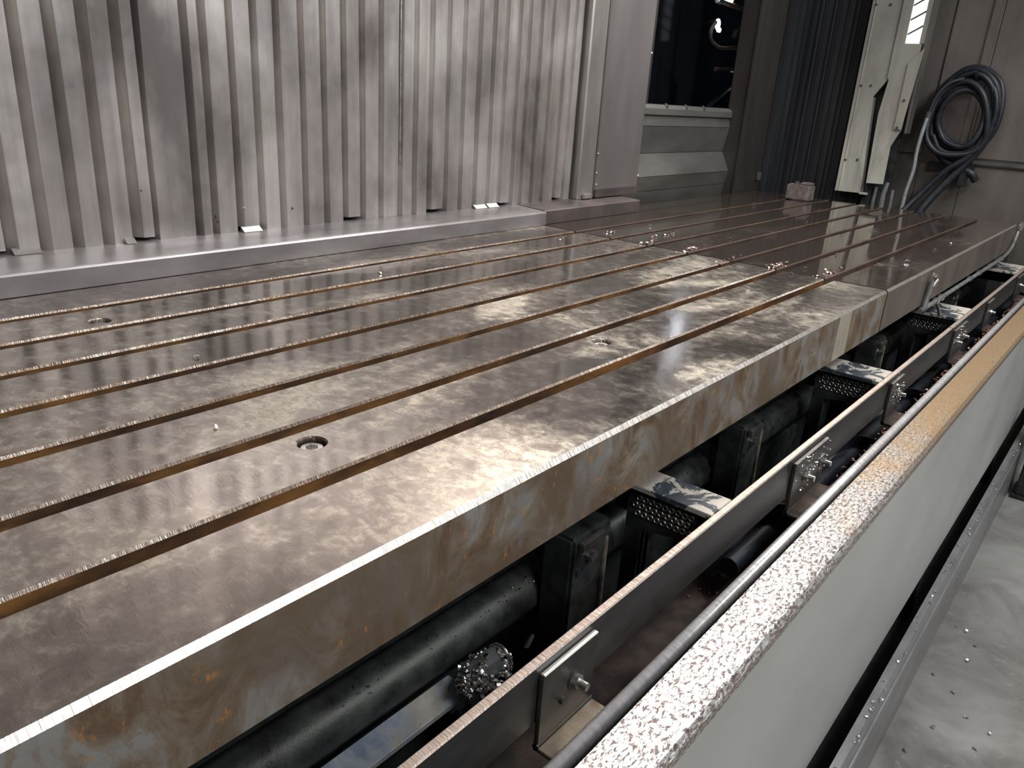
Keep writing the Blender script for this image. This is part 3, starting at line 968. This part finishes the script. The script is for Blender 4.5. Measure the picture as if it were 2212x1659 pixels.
random.seed(5)
tch = [(2.918, .857), (2.563, .845), (2.429, .840), (4.445, .859), (3.44, .646), (3.03, .651), (3.662, .85), (3.698, .644), (3.696, 1.255), (2.889, 1.26), (2.096, 1.598), (2.564, 1.622), (2.564, 1.60), (2.855, 1.601), (2.112, .846), (1.375, 1.582), (.664, 1.262), (.53, .967)]
tlab = ['brightest chip on the far table, one slot in from its front land', 'bright sliver just past the table joint, second land from the front',
        'pale chip just before the table joint, second land from the front', 'single bright chip near the far right end of the table, by the dark gap',
        'chip on the front land of the far table, nearest the table edge beyond the joint', 'small chip on the front land of the far table, closest to the joint',
        'faint chip lying by the last slot in the reflection of the cream column', 'white chip on the front land of the far table, above the coolant nozzle',
        'small round chip on the far table, left of the reflected cream column', 'chip beside the fourth slot on the far table, left of centre',
        'lone pale chip by the ledge side of the near table, before the joint', 'left chip of the pair just past the joint, near the back ledge',
        'right chip of the pair just past the joint, near the back ledge', 'reddish chip near the back ledge, beyond the pair at the joint',
        'chip on the mottled pale land before the joint, second land from the front', 'dull sliver on the second land from the ledge, middle of the near table',
        'tiny sliver left of the wall reflection, by the third slot on the near table', 'small sliver left of the socket screw nearest the camera']
for k, (x, y) in enumerate(tch):
    d = math.hypot(x, y)
    chip_obj((x, y, 0), .006 + .009 * min(1, d / 3) * random.uniform(.7, 1.3), SWARF, tlab[k], 'chips on the table top')
fch = [(2.618, .150), (2.614, .118), (2.552, .081), (2.457, .084), (2.266, .086), (2.182, .037), (2.072, .1), (2.07, -.005), (2.157, -.026), (2.31, .15), (1.93, .135)]
flab = ['farthest chip on the concrete, close to the skirt rail', 'second farthest chip on the concrete floor', 'third chip along the concrete from the far end', 'fourth chip along the concrete, a small dim one',
        'square bright chip in the middle of the concrete strip', 'slim chip right of the middle of the concrete strip', 'long sliver left of centre low on the concrete', 'small chip at the lower right of the concrete, left of its neighbour',
        'chip at the right edge of the photo, low on the concrete', 'chip beside the skirt rail halfway down the concrete', 'nearest chip on the concrete, at the foot of the skirt rail']
for k, (x, y) in enumerate(fch):
    chip_obj((x, y, -1.08), random.uniform(.010, .018), SWARF, flab[k], 'chips on the floor')
# drifts too fine to count
m = MB()
for x, y, n_, sp in ((2.537, .928, 26, .05), (2.579, .770, 26, .05), (2.543, 1.245, 20, .05), (2.502, 1.40, 18, .05), (2.463, 1.08, 12, .05), (2.50, 1.62, 16, .10), (2.75, 1.46, 14, .07)):
    for k in range(n_):
        m.chip((x + random.gauss(0, sp), y + random.gauss(0, .009), -.004 + random.uniform(0, .008)), random.uniform(.007, .017))
o = obj('swarf_drift', m, plain('rusty_swarf', (.36, .27, .24), .35, .8, .4, 60))
o['kind'] = 'stuff'
o['label'] = 'reddish drift of fine swarf across the slots at the table joint'
o['category'] = 'swarf'
m = MB()
for k in range(420):
    x = 1.4 + 3.4 * random.random() ** .8
    m.chip((x, random.uniform(.412, .43), -.33 + random.uniform(-.012, .006) if random.random() < .5 else -.503 + random.uniform(0, .02)), random.uniform(.005, .013))
for k in range(300):
    m.chip((random.uniform(1.3, 4.8), random.uniform(.40, .57), -.502), random.uniform(.006, .015))
o = obj('rust_chips', m, plain('copper_chips', (.38, .20, .14), .42, .6, .4, 60))
o['kind'] = 'stuff'
o['label'] = 'rust red chips strewn along the trough lip and floor'
o['category'] = 'swarf'
m = MB()
for x0, wd, bolts in BR[1:4]:
    for k in range(60):
        m.chip((x0 + random.random() * wd, .440 + random.uniform(-.004, .002), -.25 + random.gauss(0, .022)), random.uniform(.004, .008))
for k in range(90):
    m.chip((random.uniform(.3, 4), .206 + random.uniform(-.010, .012), -.829), random.uniform(.004, .010))
for k in range(120):
    x = random.uniform(.2, 1.6)
    m.chip((x, .695 + random.uniform(-.012, .02), -.335 - random.uniform(0, .008)), random.uniform(.003, .006))
o = obj('fine_chips', m, SWARF)
o['kind'] = 'stuff'
o['label'] = 'fine bright chips stuck to brackets, skirt rail and base ledge'
o['category'] = 'swarf'
for ob in bpy.data.objects:
    if '_o' in ob:
        del ob['_o']
